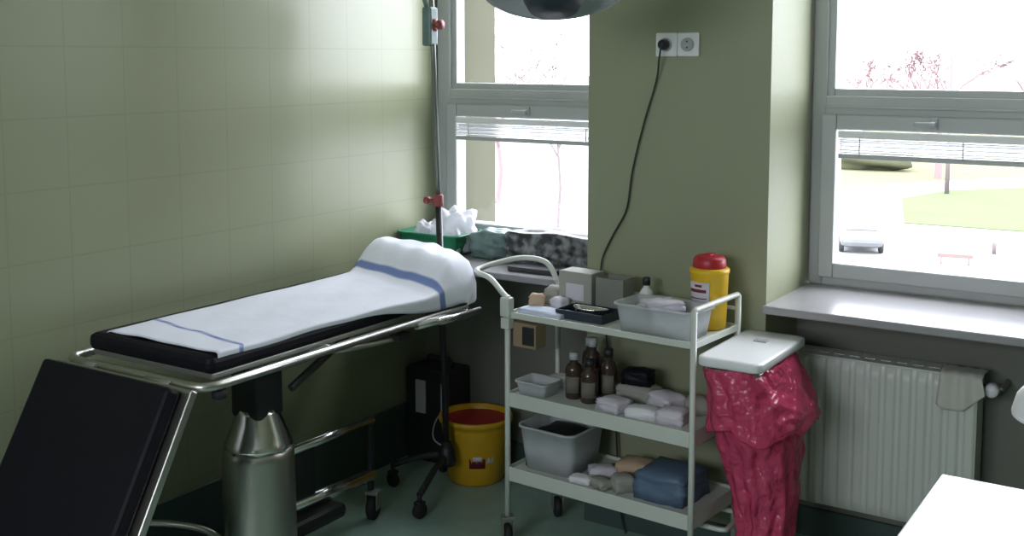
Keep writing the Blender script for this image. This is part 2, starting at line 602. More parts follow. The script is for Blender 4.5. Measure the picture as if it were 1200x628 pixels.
# column: dark sleeve, chrome collar, steel cover
cx, cy = .345, -.985
b = new(); bx(b, cx - .058, cx + .058, cy - .055, cy + .055, .54, .745, .012); bpart('lift_sleeve', b, 'dark_plastic')
b = new(); lathe(b, [(.062, .565), (.066, .55), (.098, .465), (.103, .455), (.103, .44), (.0, .44)], (cx, cy, 0), 8); bpart('column_collar', b, 'chrome')
b = new(); lathe(b, [(.0, .448), (.092, .448), (.104, .44), (.108, .42), (.112, .10), (.115, .09), (.0, .09)], (cx, cy, 0), 40); bpart('column_cover', b, 'steel')
# base: spine with two chrome bars to the head end, cross foot, pedal, castors
b = new()
tube(b, [(.30, -.87, .362), (.30, -.40, .357)], [.015] * 2, 14)
bpart('base_bar', b, 'chrome')
b = new()
tube(b, [(.30, -.87, .176), (.30, -.405, .160)], .023, 16)
bpart('base_bar', b, 'chrome')
b = new()
bx(b, .290, .310, -.92, -.70, .175, .35, .004)
bx(b, .15, .54, -1.12, -.86, .07, .10, .01)
bx(b, .22, .38, -.92, -.62, .10, .15, .02)
bpart('base_plate', b, 'dark_plastic')
b = new(); bx(b, .292, .308, -.42, -.40, .10, .35, .004); bpart('end_bracket', b, 'dark_plastic')
b = new(); tube(b, smooth_path([(.33, -1.08, .14), (.24, -1.10, .19), (.12, -1.14, .20), (.02, -1.20, .20)]), .011, 10); bpart('foot_pedal', b, 'steel')


def castor(parent, shift, x, y, r=.045, w=.024, rz=0.0, top=.11):
    ax = Vector((cos(rz), sin(rz), 0))
    b = new()
    mx = Matrix.Rotation(rz, 4, 'Z') @ Matrix.Rotation(pi / 2, 4, 'Y')
    lathe(b, [(0, -w / 2), (r * .8, -w / 2), (r, -w * .3), (r, w * .3), (r * .8, w / 2), (0, w / 2)], (x, y, r), 20, mx=mx)
    c = obj('castor', b, 'black_rubber', parent, shift)
    b = new()
    for s in (-1, 1):
        p = ax * (s * (w / 2 + .005))
        box(b, (x + p.x, y + p.y, r + (top - r) * .42), (.004, r * .9, (top - r) * .85 + .01), rz=rz)
    box(b, (x, y, top - .006), (w + .018, r * 1.0, .012), rz=rz, bev=.002)
    obj('fork', b, 'dull_steel', c, shift)
    return c


for (x, y) in ((.31, -.41), (.50, -1.07), (.20, -1.07)):
    castor(bed, BZ, x, y, .045, .03, .3, .105)

# ------------------------------------------------------------------ disposable sheet on the table
def sheet_mat():
    m = mat('white_disposable_sheet', (0.76, 0.78, 0.86), 0.85, var=0.03, scale=14, bump=0.55, bscale=7)
    nt = m.node_tree
    b = nt.nodes['Principled BSDF']
    mix = [n for n in nt.nodes if n.type == 'MIX'][0]
    at = nt.nodes.new('ShaderNodeAttribute'); at.attribute_name = 'stripe'
    mr = nt.nodes.new('ShaderNodeMapRange'); mr.inputs[1].default_value = .35; mr.inputs[2].default_value = .65
    nt.links.new(at.outputs['Fac'], mr.inputs[0])
    m2 = nt.nodes.new('ShaderNodeMix'); m2.data_type = 'RGBA'
    m2.inputs[7].default_value = (0.16, 0.22, 0.46, 1)
    nt.links.new(mr.outputs[0], m2.inputs[0]); nt.links.new(mix.outputs[2], m2.inputs[6]); nt.links.new(m2.outputs[2], b.inputs['Base Color'])
    return m


def sstep(a, b, x):
    t = max(0, min(1, (x - a) / (b - a)))
    return t * t * (3 - 2 * t)


def sheet_point(u, v):
    """u: 0 far side .. 1 near side (hangs down past .80); v: 0 foot end .. 1 head end (hangs past .90)"""
    top_u = 0.80
    ys = -1.385
    ye = -0.165
    uu = min(u / top_u, 1.0)
    ye -= .085 * sstep(.55, 1, uu) + (.13 * sstep(0, 1, (u - top_u) / (1 - top_u)) if u > top_u else 0)
    if v <= 0.90:
        y = ys + (ye - ys) * v / 0.90
        drop_v = 0
    else:
        y = ye + .02 * sstep(.90, .95, v)
        drop_v = (v - .90) / .10
    uu = min(u / top_u, 1.0)
    sk = 0.20 * uu - .06                               # pillow lies skewed: near side starts sooner
    rise = sstep(-.40, -.23, y + sk * 0.9)
    zt = .862 + .096 * rise
    xn = .609 - .055 * sstep(-.42, -.17, y)                # near top edge draws in over the pillow
    xf = .165 - .03 * sstep(-.5, -.2, y)
    x = xf + (xn - xf) * uu
    z = zt
    z -= .012 * (1 - sstep(0, .06, uu)) + .010 * rise * sstep(.9, 1.0, uu)
    if u > top_u:
        d = (u - top_u) / (1 - top_u)
        xe = .622 + .034 * sstep(-.95, -.55, y)
        ze = .846 - .04 * sstep(-.85, -.45, y)
        z0 = zt - .01 * rise
        zk = min(z0 - .003, .858)
        if d < .55:
            t = d / .55
            x = xn + (xe - xn) * t ** .6
            z = z0 + (zk - z0) * t
        else:
            t = (d - .55) / .45
            x = xe + .012 * t * sstep(-.6, -.3, y)
            z = zk + (ze - zk) * t
    if drop_v > 0:
        dd = max(0, (u - top_u) / (1 - top_u))
        z = z - (.11 * drop_v + .02 * rise * drop_v) * (1 - .9 * dd)
        y = ye + .045 * sqrt(min(1, drop_v * 2))
    # soft folds
    z += .0022 * sin(19 * y + 9 * x) * sin(31 * x + 4) + .003 * sin(8 * y + 23 * uu) * rise
    return Vector((x, y, z))


NU, NV = 50, 110
b = new(); grid(b, lambda u, v: sheet_point(u, v), NU, NV)
# stripe weights per vertex (the sheet's woven blue bands)
lay = b.verts.layers.float.new('stripe')
i = 0
b.verts.ensure_lookup_table()
for iu in range(NU + 1):
    for jv in range(NV + 1):
        u = iu / NU; v = jv / NV
        uu = min(u / .8, 1.15)
        ymat = b.verts[i].co.y if v < .91 else 0           # bands run straight across the cloth
        s1 = -1.225 - .07 * uu
        s2 = -.295 - .17 * uu if uu <= 1 else -.465
        w = max(0, 1 - abs(ymat - s1) / .018) * .85 + max(0, 1 - abs(ymat - s2) / .026) * 1.1
        b.verts[i][lay] = min(1, w); i += 1
M['sheet'] = sheet_mat()
pb_ = new()
PN = 14
tp = [[pb_.verts.new(sheet_point(.03 + .75 * i / PN, .66 + .235 * j / PN) - Vector((0, 0, .007))) for j in range(PN + 1)] for i in range(PN + 1)]
bt_ = [[pb_.verts.new((p.co.x, p.co.y, .8562)) for p in r] for r in tp]
for i in range(PN):
    for j in range(PN):
        f = pb_.faces.new((tp[i][j], tp[i + 1][j], tp[i + 1][j + 1], tp[i][j + 1])); f.smooth = True
        pb_.faces.new((bt_[i][j], bt_[i][j + 1], bt_[i + 1][j + 1], bt_[i + 1][j]))
for i in range(PN):
    for (A, B) in (((i, 0), (i + 1, 0)), ((i + 1, PN), (i, PN)), ((0, i + 1), (0, i)), ((PN, i), (PN, i + 1))):
        pb_.faces.new((tp[A[0]][A[1]], bt_[A[0]][A[1]], bt_[B[0]][B[1]], tp[B[0]][B[1]]))
single('pillow', pb_, 'paper', 'pillow covered by the striped sheet at the head of the treatment table', 'pillow', (.36, -.27, .8562), world=True)
sh = single('bed_sheet', b, 'sheet', 'white disposable sheet with blue bands spread over the black treatment table', 'sheet', (.37, -.80, .86), world=True, solid=.003)

# ------------------------------------------------------------------ drip stand behind the head of the table
IV = (.388, -.078, 0)
iv = thing('drip_stand', 'dull metal drip stand with red clamps standing in the corner behind the table head', 'drip stand', IV)
top = Vector((.315, -.078, 2.30)); bot = Vector((.388, -.078, .14))
b = new(); pm = bot.lerp(top, .44); tube(b, [bot, pm], .012, 12); obj('pole', b, 'dark_plastic', iv, IV)
b = new(); tube(b, [pm, top], .0095, 12); obj('upper_pole', b, 'pole_metal', iv, IV)
b = new(); lathe(b, [(0, .11), (.03, .11), (.034, .13), (.03, .165), (.016, .20), (0, .20)], (IV[0], IV[1], 0), 20); obj('hub', b, 'dark_plastic', iv, IV)
for a, L in ((-77, .245), (-165, .22), (130, .22)):
    dx, dy = cos(radians(a)), sin(radians(a))
    b = new(); e = (IV[0] + dx * L, IV[1] + dy * L)
    tube(b, smooth_path([(IV[0], IV[1], .145), (IV[0] + dx * L * .4, IV[1] + dy * L * .4, .135), (e[0], e[1], .085)]), .012, 10)
    leg = obj('leg', b, 'dark_plastic', iv, IV)
    b = new(); lathe(b, [(0, -.012), (.024, -.012), (.029, -.006), (.029, .006), (.024, .012), (0, .012)], (e[0], e[1], .029), 16, mx=Matrix.Rotation(radians(a + 60), 4, 'Z') @ Matrix.Rotation(pi / 2, 4, 'Y'))
    tube(b, [(e[0], e[1], .055), (e[0], e[1], .09)], .008, 8)
    bx(b, e[0] - .016, e[0] + .016, e[1] - .016, e[1] + .016, .05, .062, .003)
    obj('wheel', b, 'black_rubber', leg, IV)


def clamp(z, off, w):
    p = bot.lerp(top, (z - bot.z) / (top.z - bot.z))
    b = new(); lathe(b, [(0, -.022), (.017, -.022), (.019, -.015), (.019, .015), (.017, .022), (0, .022)], (p.x, p.y, z), 14)
    tube(b, [(p.x, p.y, z), (p.x + off, p.y - .02, z)], .007, 8)
    lathe(b, [(0, -.01), (w, -.008), (w, .008), (0, .01)], (p.x + off, p.y - .02, z), 10, mx=Matrix.Rotation(pi / 2, 4, 'Y'))
    c = obj('clamp', b, 'red_brown', iv, IV); return c


clamp(1.10, -.035, .014); clamp(1.735, .05, .018)
b = new()
p = bot.lerp(top, (1.74 - bot.z) / (top.z - bot.z))
bx(b, p.x - .028, p.x + .012, p.y - .028, p.y + .02, 1.66, 1.80, .008)
tube(b, smooth_path([(p.x - .01, p.y - .02, 1.80), (p.x - .03, p.y - .03, 1.88), (p.x + .01, p.y - .03, 1.93)]), .008, 8)
obj('holder', b, 'teal_plastic', iv, IV)
b = new()
for s in (-1, 1):
    tube(b, smooth_path([(top.x, top.y, 2.29), (top.x + s * .06, top.y, 2.31), (top.x + s * .11, top.y, 2.28), (top.x + s * .12, top.y, 2.31)]), .005, 8)
obj('hook_bar', b, 'pole_metal', iv, IV)

# dark equipment case on the floor of the left niche
cs = thing('equipment_case', 'dark equipment case with two pale strips standing in the corner below the left window', 'case', (.13, .215, 0))
b = new(); bx(b, .02, .238, .14, .285, 0.0, .385, .012); obj('body', b, 'dark_plastic', cs, cs.location)
for x0, x1 in ((.075, .125), (.20, .232)):
    b = new(); bx(b, x0, x1, .134, .142, .20, .335, .003); obj('strip', b, 'grey_plastic', cs, cs.location)
b = new(); tube(b, fillet([(.08, .21, .38), (.08, .21, .42), (.20, .21, .42), (.20, .21, .38)], .02), .007, 8); obj('handle', b, 'dark_plastic', cs, cs.location)

# ------------------------------------------------------------------ yellow waste bucket
BK = (.385, .115, 0)
bk = thing('waste_bucket', 'yellow plastic bucket with dark red inside standing on the floor beside the trolley', 'bucket', BK)
b = new()
lathe(b, [(0, 0), (.100, 0), (.108, .008), (.132, .215), (.132, .23), (.1425, .232), (.1425, .250), (.136, .254), (.130, .250), (.127, .22), (.102, .012), (0, .012)], (0, 0, 0), 40)
bkb = obj('body', b, 'bin_yellow', bk)
b = new(); lathe(b, [(.101, .03), (.124, .215), (.1262, .232)], (0, 0, 0), 40)
obj('liner', b, 'red_plastic', bk, solid=.002)


def on_cyl(bm, r0, r1, z0, z1, a0, a1, n=8, off=.0012):
    """small sheet that follows a cone between two angles"""
    def fn(u, v):
        z = z0 + (z1 - z0) * v; a = a0 + (a1 - a0) * u; r = r0 + (r1 - r0) * v + off
        return Vector((r * cos(a), r * sin(a), z))
    return grid(bm, fn, n, 2)


ra = lambda z: .108 + (.130 - .108) * (z - .008) / .227
A0 = radians(-62)
b = new(); on_cyl(b, ra(.075), ra(.155), .075, .155, A0 - .1, A0 + .42); obj('label_patch', b, 'dark_red', bk, solid=.001)
b = new(); on_cyl(b, ra(.095), ra(.14), .095, .14, A0 + .46, A0 + .72); obj('label_patch', b, 'lilac_paper', bk, solid=.001)
b = new(); on_cyl(b, ra(.105), ra(.122), .105, .122, A0 + .02, A0 + .30, off=.003); obj('label_print', b, 'lilac_paper', bk, solid=.001)
b = new(); tube(b, smooth_path([(-.138, .0, .255), (-.150, -.06, .21), (-.10, -.135, .17), (.0, -.165, .16)]), .003, 6); obj('bail_handle', b, 'grey_plastic', bk)

# ------------------------------------------------------------------ instrument trolley
TR = (.82, -.325, 0); TRZ = radians(-4)
tr = thing('instrument_trolley', 'white metal three-shelf instrument trolley on castors in front of the pier', 'trolley', TR, TRZ)
TL, TD = .680, .290


def T(u, v, z=0.0):
    return (TR[0] + u * cos(TRZ) - v * sin(TRZ), TR[1] + u * sin(TRZ) + v * cos(TRZ), z)


for (u, v, zt) in ((0, 0, .845), (TL, 0, .885), (TL, TD, .885), (0, TD, .845)):
    b = new(); tube(b, [(u, v, .095), (u, v, zt)], .0095, 12); obj('post', b, 'white_enamel', tr)


def shelf(z, lip):
    b = new()
    bx(b, .008, TL - .008, .008, TD - .008, z - .004, z, .001)
    for (a0, a1, c0, c1) in ((.004, TL - .004, -.003, .003), (.004, TL - .004, TD - .003, TD + .003)):
        bx(b, a0, a1, c0, c1, z - lip, z + .008, .002)
    for x in (0, TL):
        bx(b, x - .003, x + .003, .004, TD - .004, z - lip, z + .008, .002)
    return obj('shelf', b, 'white_enamel', tr)


shelf(.785, .013); shelf(.515, .040); shelf(.262, .040)
# guard rails: right end hoop and low side bars
b = new(); tube(b, fillet([(TL, 0, .86), (TL, 0, .888), (TL, TD, .888), (TL, TD, .86)], .012), .0088, 10); obj('guard_rail', b, 'white_enamel', tr)
b = new(); tube(b, [(0, TD, .842), (TL, TD, .842)], .006, 8); obj('guard_rail', b, 'white_enamel', tr)
# push handle at the left end
b = new()
hp = [(0, 0, .835), (-.03, .01, .850), (-.11, .05, .880), (-.195, .085, .888), (-.215, .13, .892), (-.19, .20, .905), (-.13, .265, .918), (-.05, .292, .905), (0, TD, .84)]
tube(b, smooth_path(hp, 5), .0095, 10); obj('push_handle', b, 'white_enamel', tr)
b = new(); bx(b, -.022, .016, -.016, .016, .775, .84, .006); bx(b, -.020, .014, -.014, .016, .735, .772, .004); obj('handle_clamp', b, 'white_enamel', tr)
for (u, v) in ((0, 0), (TL, 0), (TL, TD), (0, TD)):
    castor(tr, None, u, v, .036, .024, .8, .10)

# --- on the top shelf -------------------------------------------------
ZS = .785 + .0005


def at(u, v, z=ZS):
    return T(u, v, z)


def wobble_box(bm, s, n=6, amp=.004, seed=0):
    """slightly crumpled soft packet with rounded ends"""
    t = bmesh.new(); bmesh.ops.create_cube(t, size=1.0)
    bmesh.ops.subdivide_edges(t, edges=list(t.edges), cuts=n, use_grid_fill=True)
    R = random.Random(seed)
    for v in t.verts:
        x, y, z = v.co
        k = 1 - .55 * (max(abs(x), abs(y)) * 2) ** 4
        z2 = z * (0.25 + .75 * k)
        v.co = Vector((x * s[0] + R.uniform(-amp, amp), y * s[1] + R.uniform(-amp, amp), (z2 + .5) * s[2] + (R.uniform(0, amp) if z > -.49 else 0)))
        if z < -.49: v.co.z = 0
    for f in t.faces: f.smooth = True
    merge(bm, t)
    return bm


# pale blue folded cloth + dark tray at the front left
b = new(); wobble_box(b, (.17, .085, .016), 5, .002, 2)
single('folded_cloth', b, 'blue_cloth', 'folded pale blue cloth at the front left of the trolley top shelf', 'cloth', at(.105, .068), TRZ - .03)
# beige packets at the left end
for k, (u, v, rz, s, mname, lab) in enumerate([
        (.035, .115, .5, (.05, .035, .05), 'beige', 'tan wrapped packet nearest the push handle on the trolley top'),
        (.105, .150, -.3, (.055, .04, .042), 'lilac_paper', 'whitish crumpled packet behind the pale blue cloth'),
        (.036, .215, .1, (.055, .05, .062), 'card', 'dull grey-brown packet at the back left corner of the trolley top')]):
    b = new(); wobble_box(b, s, 4, .003, 11 + k)
    single('wrapped_packet', b, mname, lab, 'packet', at(u, v), TRZ + rz, group='packets at the left of the trolley top')
# instrument tray (dark, shallow) with kidney dish
tb = thing('instrument_tray', 'shallow dark blue tray in the middle of the trolley top shelf', 'tray', at(.245, .11), TRZ)
b = new(); bx(b, -.09, .09, -.06, .06, 0, .004, .001); obj('base', b, 'navy', tb)
b = new()
for (x0, x1, y0, y1) in ((-.09, .09, -.06, -.056), (-.09, .09, .056, .06), (-.09, -.086, -.06, .06), (.086, .09, -.06, .06)):
    bx(b, x0, x1, y0, y1, .002, .028, .001)
obj('rim', b, 'navy', tb)
b = new()
kid = []
for k in range(24):
    a = 2 * pi * k / 24
    x, y = .062 * cos(a), .028 * sin(a)
    y += .018 * (x / .062) ** 2
    kid.append((x, y))
for (k0, z0, k1, z1) in ((0, .0, .8, 0.0), (.8, 0, 1.0, .026), (1.0, .026, 1.06, .028)):
    lo = [b.verts.new((p[0] * k0, p[1] * k0, z0)) for p in kid]; hi = [b.verts.new((p[0] * k1, p[1] * k1, z1)) for p in kid]
    for k in range(24):
        f = b.faces.new((lo[k], lo[(k + 1) % 24], hi[(k + 1) % 24], hi[k])); f.smooth = True
bmesh.ops.remove_doubles(b, verts=b.verts, dist=1e-5)
single('kidney_dish', b, 'chrome', 'small steel kidney dish lying in the dark blue tray on the trolley top', 'dish', at(.245, .105, ZS + .0045), TRZ, solid=.0015)
# clear glove dispenser box behind
gb = thing('glove_box', 'pale grey cardboard glove box standing in the middle of the trolley top', 'box', at(.150, .225), TRZ)
b = new(); bx(b, -.075, .055, -.04, .04, 0, .125, .003); gbb = obj('carton', b, 'card', gb)
b = new(); bx(b, -.045, .025, -.042, -.0385, .03, .085, .001); obj('opening', b, 'lilac_paper', gb)
rb = thing('dressing_box', 'clear plastic box with reddish packs inside beside the grey glove box', 'box', at(.278, .215), TRZ + .06)
b = new()
for (x0, x1, y0, y1, z0, z1) in ((-.05, .05, -.04, .04, 0, .003), (-.05, .05, -.04, -.037, 0, .12), (-.05, .05, .037, .04, 0, .12), (-.05, -.047, -.037, .037, 0, .12), (.047, .05, -.037, .037, 0, .12)):
    bx(b, x0, x1, y0, y1, z0, z1)
obj('shell', b, 'clear_box', rb)
for k in range(3):
    b = new(); wobble_box(b, (.026, .06, .085 - .012 * k), 3, .003, 40 + k)
    o = single('dressing_pack', b, 'dark_red' if k == 1 else 'lilac_paper', ['white dressing pack at the left inside the clear box', 'dark red dressing pack in the middle of the clear box', 'white dressing pack at the right inside the clear box'][k], 'pack', at(.248 + .030 * k, .215, ZS + .0035), TRZ + .06, group='dressing packs in the clear box')
# small cap bottle behind the box (black top against the wall)
b = new(); lathe(b, [(0, 0), (.02, 0), (.022, .004), (.022, .075), (.014, .088), (.010, .092), (.010, .10), (0, .10)], (0, 0, 0), 20)
bo = thing('spray_bottle', 'slim white bottle with dark cap at the back of the trolley top', 'bottle', at(.375, .25), 0)
obj('body', b, 'white_plastic', bo)
b = new(); lathe(b, [(0, .10), (.013, .10), (.013, .122), (.010, .126), (0, .126)], (0, 0, 0), 16); obj('cap', b, 'dark_plastic', bo)
# big milky basin
bs = thing('plastic_basin', 'large milky white plastic basin on the right half of the trolley top', 'basin', at(.533, .085), TRZ)
b = new()
BL, BW, BH = .262, .150, .088


def rrect(l, w, r, n=5):
    out = []
    for (sx, sy, a0) in ((1, 1, 0), (-1, 1, 90), (-1, -1, 180), (1, -1, 270)):
        for k in range(n + 1):
            a = radians(a0 + 90 * k / n)
            out.append((sx * (l / 2 - r) + r * cos(a), sy * (w / 2 - r) + r * sin(a)))
    return out


def loft(bm, rings):
    vs = [[bm.verts.new(p) for p in r] for r in rings]
    n = len(vs[0])
    for a, c in zip(vs, vs[1:]):
        for k in range(n):
            f = bm.faces.new((a[k], a[(k + 1) % n], c[(k + 1) % n], c[k])); f.smooth = True
    return vs


def tub(bm, l, w, h, r, taper=.9, rim=.008):
    rings = []
    for (k, z, g) in ((taper, 0, 0), (taper + (1 - taper) * .5, h * .5, 0), (1, h, 0), (1, h, rim), (1, h - .006, rim)):
        rings.append([(p[0], p[1], z) for p in rrect(l * k + 2 * g, w * k + 2 * g, r + g)])
    vs = loft(bm, rings)
    bm.faces.new(list(reversed(vs[0])))
    return bm


tub(b, BL, BW, BH, .022); obj('tub', b, 'tray_plastic', bs, solid=.003)
for k, (u, v, rz, s, z) in enumerate([(-.055, .01, .3, (.10, .095, .07), .006), (.045, .02, -.2, (.09, .09, .055), .006), (.0, -.01, .9, (.11, .07, .03), .072)]):
    b = new(); wobble_box(b, s, 5, .006, 60 + k)
    c = T(.533 + u, .080 + v * .6, ZS + z)
    single('gauze_pack', b, 'lilac_paper', ['lilac white gauze pack heaped at the left of the milky basin', 'lilac white gauze pack at the right inside the milky basin', 'lilac white gauze pack lying across the others in the milky basin'][k], 'gauze pack', c, TRZ + rz, group='gauze packs in the basin')
# sharps container
sc_ = thing('sharps_container', 'yellow sharps container with red lid at the right rear corner of the trolley top', 'sharps container', at(.612, .226), TRZ)
b = new(); lathe(b, [(0, 0), (.048, 0), (.053, .006), (.059, .17), (.062, .175), (.062, .186), (.055, .19), (0, .19)], (0, 0, 0), 32); obj('body', b, 'yellow', sc_)
b = new(); lathe(b, [(0, .188), (.050, .188), (.052, .192), (.050, .215), (.044, .224), (.03, .228), (0, .228)], (0, 0, 0), 28); lid = obj('lid', b, 'red_plastic', sc_)
b = new(); bx(b, -.012, .012, -.02, .02, .225, .233, .003); obj('flap', b, 'red_plastic', lid)
b = new(); rb_ = lambda z: .053 + .006 * (z - .006) / .164
on_cyl(b, rb_(.085), rb_(.15), .085, .15, radians(-135), radians(-62), 10); lb = obj('label_patch', b, 'lilac_paper', sc_, solid=.0008)
for (z0, z1, a0, a1, m_) in ((.118, .128, -130, -72, 'dark_red'), (.135, .142, -110, -85, 'dark_red'), (.098, .101, -128, -70, 'navy')):
    b = new(); on_cyl(b, rb_(z0), rb_(z1), z0, z1, radians(a0), radians(a1), 8, .0022); obj('label_print', b, m_, lb, solid=.0006)

# small box hung under the top shelf at the left
hb = thing('tape_dispenser', 'beige tape dispenser with black square front hung under the trolley top shelf', 'dispenser', at(.055, .035, .676), TRZ)
b = new(); bx(b, -.042, .05, -.025, .035, 0, .082, .004); obj('housing', b, 'tan', hb)
b = new(); bx(b, .0, .045, -.032, -.024, .012, .072, .003); obj('front_plate', b, 'dark_plastic', hb)

# --- middle shelf -----------------------------------------------------
ZM = .5155
tt = thing('plastic_tray', 'small milky tray at the left front of the trolley middle shelf', 'tray', at(.075, .07, ZM), TRZ)
b = new(); tub(b, .12, .10, .045, .012, .85, .004); obj('tub', b, 'tray_plastic', tt, solid=.002)
pb = None
spots = [(.195, .10, .028, .150, 'brown glass bottle at the left front of the middle shelf cluster'),
         (.262, .09, .029, .140, 'brown glass bottle at the right front of the middle shelf cluster'),
         (.225, .165, .028, .19, 'tall brown glass bottle in the middle of the bottle cluster'),
         (.290, .16, .027, .165, 'brown glass bottle at the right rear of the bottle cluster'),
         (.175, .225, .026, .17, 'brown glass bottle at the back left of the bottle cluster')]
for k, (u, v, r, h, lab) in enumerate(spots):
    t_ = thing('medicine_bottle', lab, 'bottle', at(u, v, ZM), 0, 'brown bottles on the middle shelf')
    b = new(); lathe(b, [(0, 0), (r * .9, 0), (r, .005), (r, h * .62), (r * .85, h * .72), (r * .45, h * .78), (r * .42, h * .86), (0, h * .86)], (0, 0, 0), 20); o = obj('body', b, 'brown_glass', t_)
    b = new(); lathe(b, [(0, h * .85), (r * .55, h * .85), (r * .55, h), (0, h)], (0, 0, 0), 16); obj('cap', b, ['grey_plastic', 'dark_plastic'][k % 2], t_)
    b = new(); on_cyl(b, r, r, h * .14, h * .5, radians(-120), radians(-20), 8); obj('label_patch', b, 'label', t_, solid=.0006)
# black cuff-like pouch and pale packets
b = new(); wobble_box(b, (.095, .06, .05), 5, .004, 81)
single('black_pouch', b, 'black_vinyl', 'small black pouch lying on pale packets at the back of the middle shelf', 'pouch', at(.372, .21, ZM + .052), TRZ + .2)
mid = [(.372, .21, .1, (.14, .08, .05), 'card', 'dull grey packet under the black pouch on the middle shelf'),
       (.37, .07, -.25, (.09, .075, .038), 'lilac_paper', 'pale packet at the front of the middle shelf beside the brown bottles'),
       (.478, .06, .3, (.10, .06, .032), 'paper', 'white packet third from the left along the middle shelf front'),
       (.50, .17, -.4, (.10, .08, .055), 'lilac_paper', 'pale lilac packet at the back right of the middle shelf'),
       (.575, .075, .15, (.085, .075, .042), 'lilac_paper', 'pale lilac packet at the right front end of the middle shelf'),
       (.590, .20, .7, (.08, .07, .05), 'card', 'dull grey packet in the right rear corner of the middle shelf'),
       (.085, .19, .2, (.10, .055, .03), 'paper', 'white packet behind the small milky tray on the middle shelf')]
for k, (u, v, rz, s, m_, lab) in enumerate(mid):
    b = new(); wobble_box(b, s, 5, .004, 90 + k)
    single('wrapped_packet', b, m_, lab, 'packet', at(u, v, ZM), TRZ + rz, group='packets on the trolley middle shelf')

# --- bottom shelf -----------------------------------------------------
ZL = .2625
cr = thing('plastic_basket', 'white plastic basket leaning out at the left of the trolley bottom shelf', 'basket', at(.125, .135, ZL), TRZ)
b = new(); tub(b, .215, .21, .145, .03, .86, .006); obj('tub', b, 'tray_plastic', cr, solid=.003)
b = new(); wobble_box(b, (.17, .17, .125), 5, .005, 120)
single('dark_bundle', b, 'dark_plastic', 'dark bundle inside the white basket on the bottom shelf', 'bundle', at(.125, .135, ZL + .006), TRZ)
low = [(.265, .045, .2, (.07, .05, .022), 'paper', 'small white packet at the front of the bottom shelf beside the basket'),
       (.335, .05, -.4, (.075, .05, .026), 'card', 'dull grey packet second beside the basket on the bottom shelf front'),
       (.29, .13, .7, (.09, .06, .035), 'lilac_paper', 'pale packet behind the two small ones on the bottom shelf'),
       (.385, .19, .1, (.12, .09, .06), 'beige', 'brownish packet at the back middle of the bottom shelf'),
       (.405, .07, .9, (.07, .06, .05), 'card', 'dull grey packet beside the blue one on the bottom shelf')]
for k, (u, v, rz, s, m_, lab) in enumerate(low):
    b = new(); wobble_box(b, s, 5, .004, 130 + k)
    single('wrapped_packet', b, m_, lab, 'packet', at(u, v, ZL), TRZ + rz, group='packets on the trolley bottom shelf')
b = new(); wobble_box(b, (.17, .17, .095), 6, .006, 140)
single('blue_package', b, 'blue_plastic', 'large dull blue package at the right end of the trolley bottom shelf', 'package', at(.545, .125, ZL), TRZ)

# ------------------------------------------------------------------ waste bag stand with red bag
WB = (1.615, -.20, 0)
wb = thing('waste_bag_stand', 'waste stand with flat white lid between the trolley and the radiator', 'waste stand', WB)
b = new()
pts = rrect(.194, .405, .028)
loft_r = [[(p[0] * k, p[1] * k, z) for p in pts] for (k, z) in ((.0, .735), (.97, .735), (1.0, .739), (1.0, .757), (.985, .7615), (.90, .7625), (0, .7625))]
loft(b, loft_r); bmesh.ops.remove_doubles(b, verts=b.verts, dist=1e-5)
ld = obj('lid', b, 'white_plastic', wb)
b = new(); bx(b, -.02, .02, .05, .075, .762, .768, .002); obj('lid_button', b, 'grey_plastic', ld)
b = new(); tube(b, [(p[0] * .80, p[1] * .88, .722) for p in pts], .008, 8, closed=True); obj('ring', b, 'steel', wb)
for x in (-.06, .06):
    b = new(); tube(b, fillet([(x, .178, .72), (x, .178, .06), (x, -.12, .06)], .04), .009, 8); obj('leg', b, 'steel', wb)
    for y in (.17, -.12):
        b = new(); lathe(b, [(0, 0), (.014, 0), (.014, .055), (0, .055)], (x, y, 0), 12); obj('foot', b, 'black_rubber', wb)
b = new(); tube(b, [(q[0] * .9 - .115, q[1] * .42 + .0, .205) for q in rrect(.15, .36, .03)], .008, 8, closed=True); tube(b, [(-.06, .06, .205), (-.06, .178, .205)], .007, 8)
obj('lower_ring', b, 'white_enamel', wb)


def dense(*rows, k=4):
    out = []
    for a, c in zip(rows, rows[1:]):
        for q in range(k):
            out.append(tuple(x + (y - x) * q / k for x, y in zip(a, c)))
    return out + [rows[-1]]


def bag_ring(z, hx, hy, cx_, cy_, amp, ph, n=110):
    out = []
    for k in range(n):
        a = 2 * pi * k / n
        ca, sa = cos(a), sin(a)
        q = (abs(ca) ** 3.2 + abs(sa) ** 3.2) ** (-1 / 3.2)
        w = 1 + amp * (sin(5 * a + ph) * .5 + sin(9 * a + 1.7 * ph + 8 * z) * .3 + sin(14 * a - ph) * .35)
        out.append((cx_ + hx * ca * q * w, cy_ + hy * sa * q * w, z))
    return out


def crumple(bm, amp, fr):
    from mathutils import noise
    for v in bm.verts:
        p = v.co * fr
        n_ = noise.noise_vector(p) + noise.noise_vector(p * 2.1) * .5
        v.co += Vector((n_.x, n_.y, n_.z * .5)) * amp


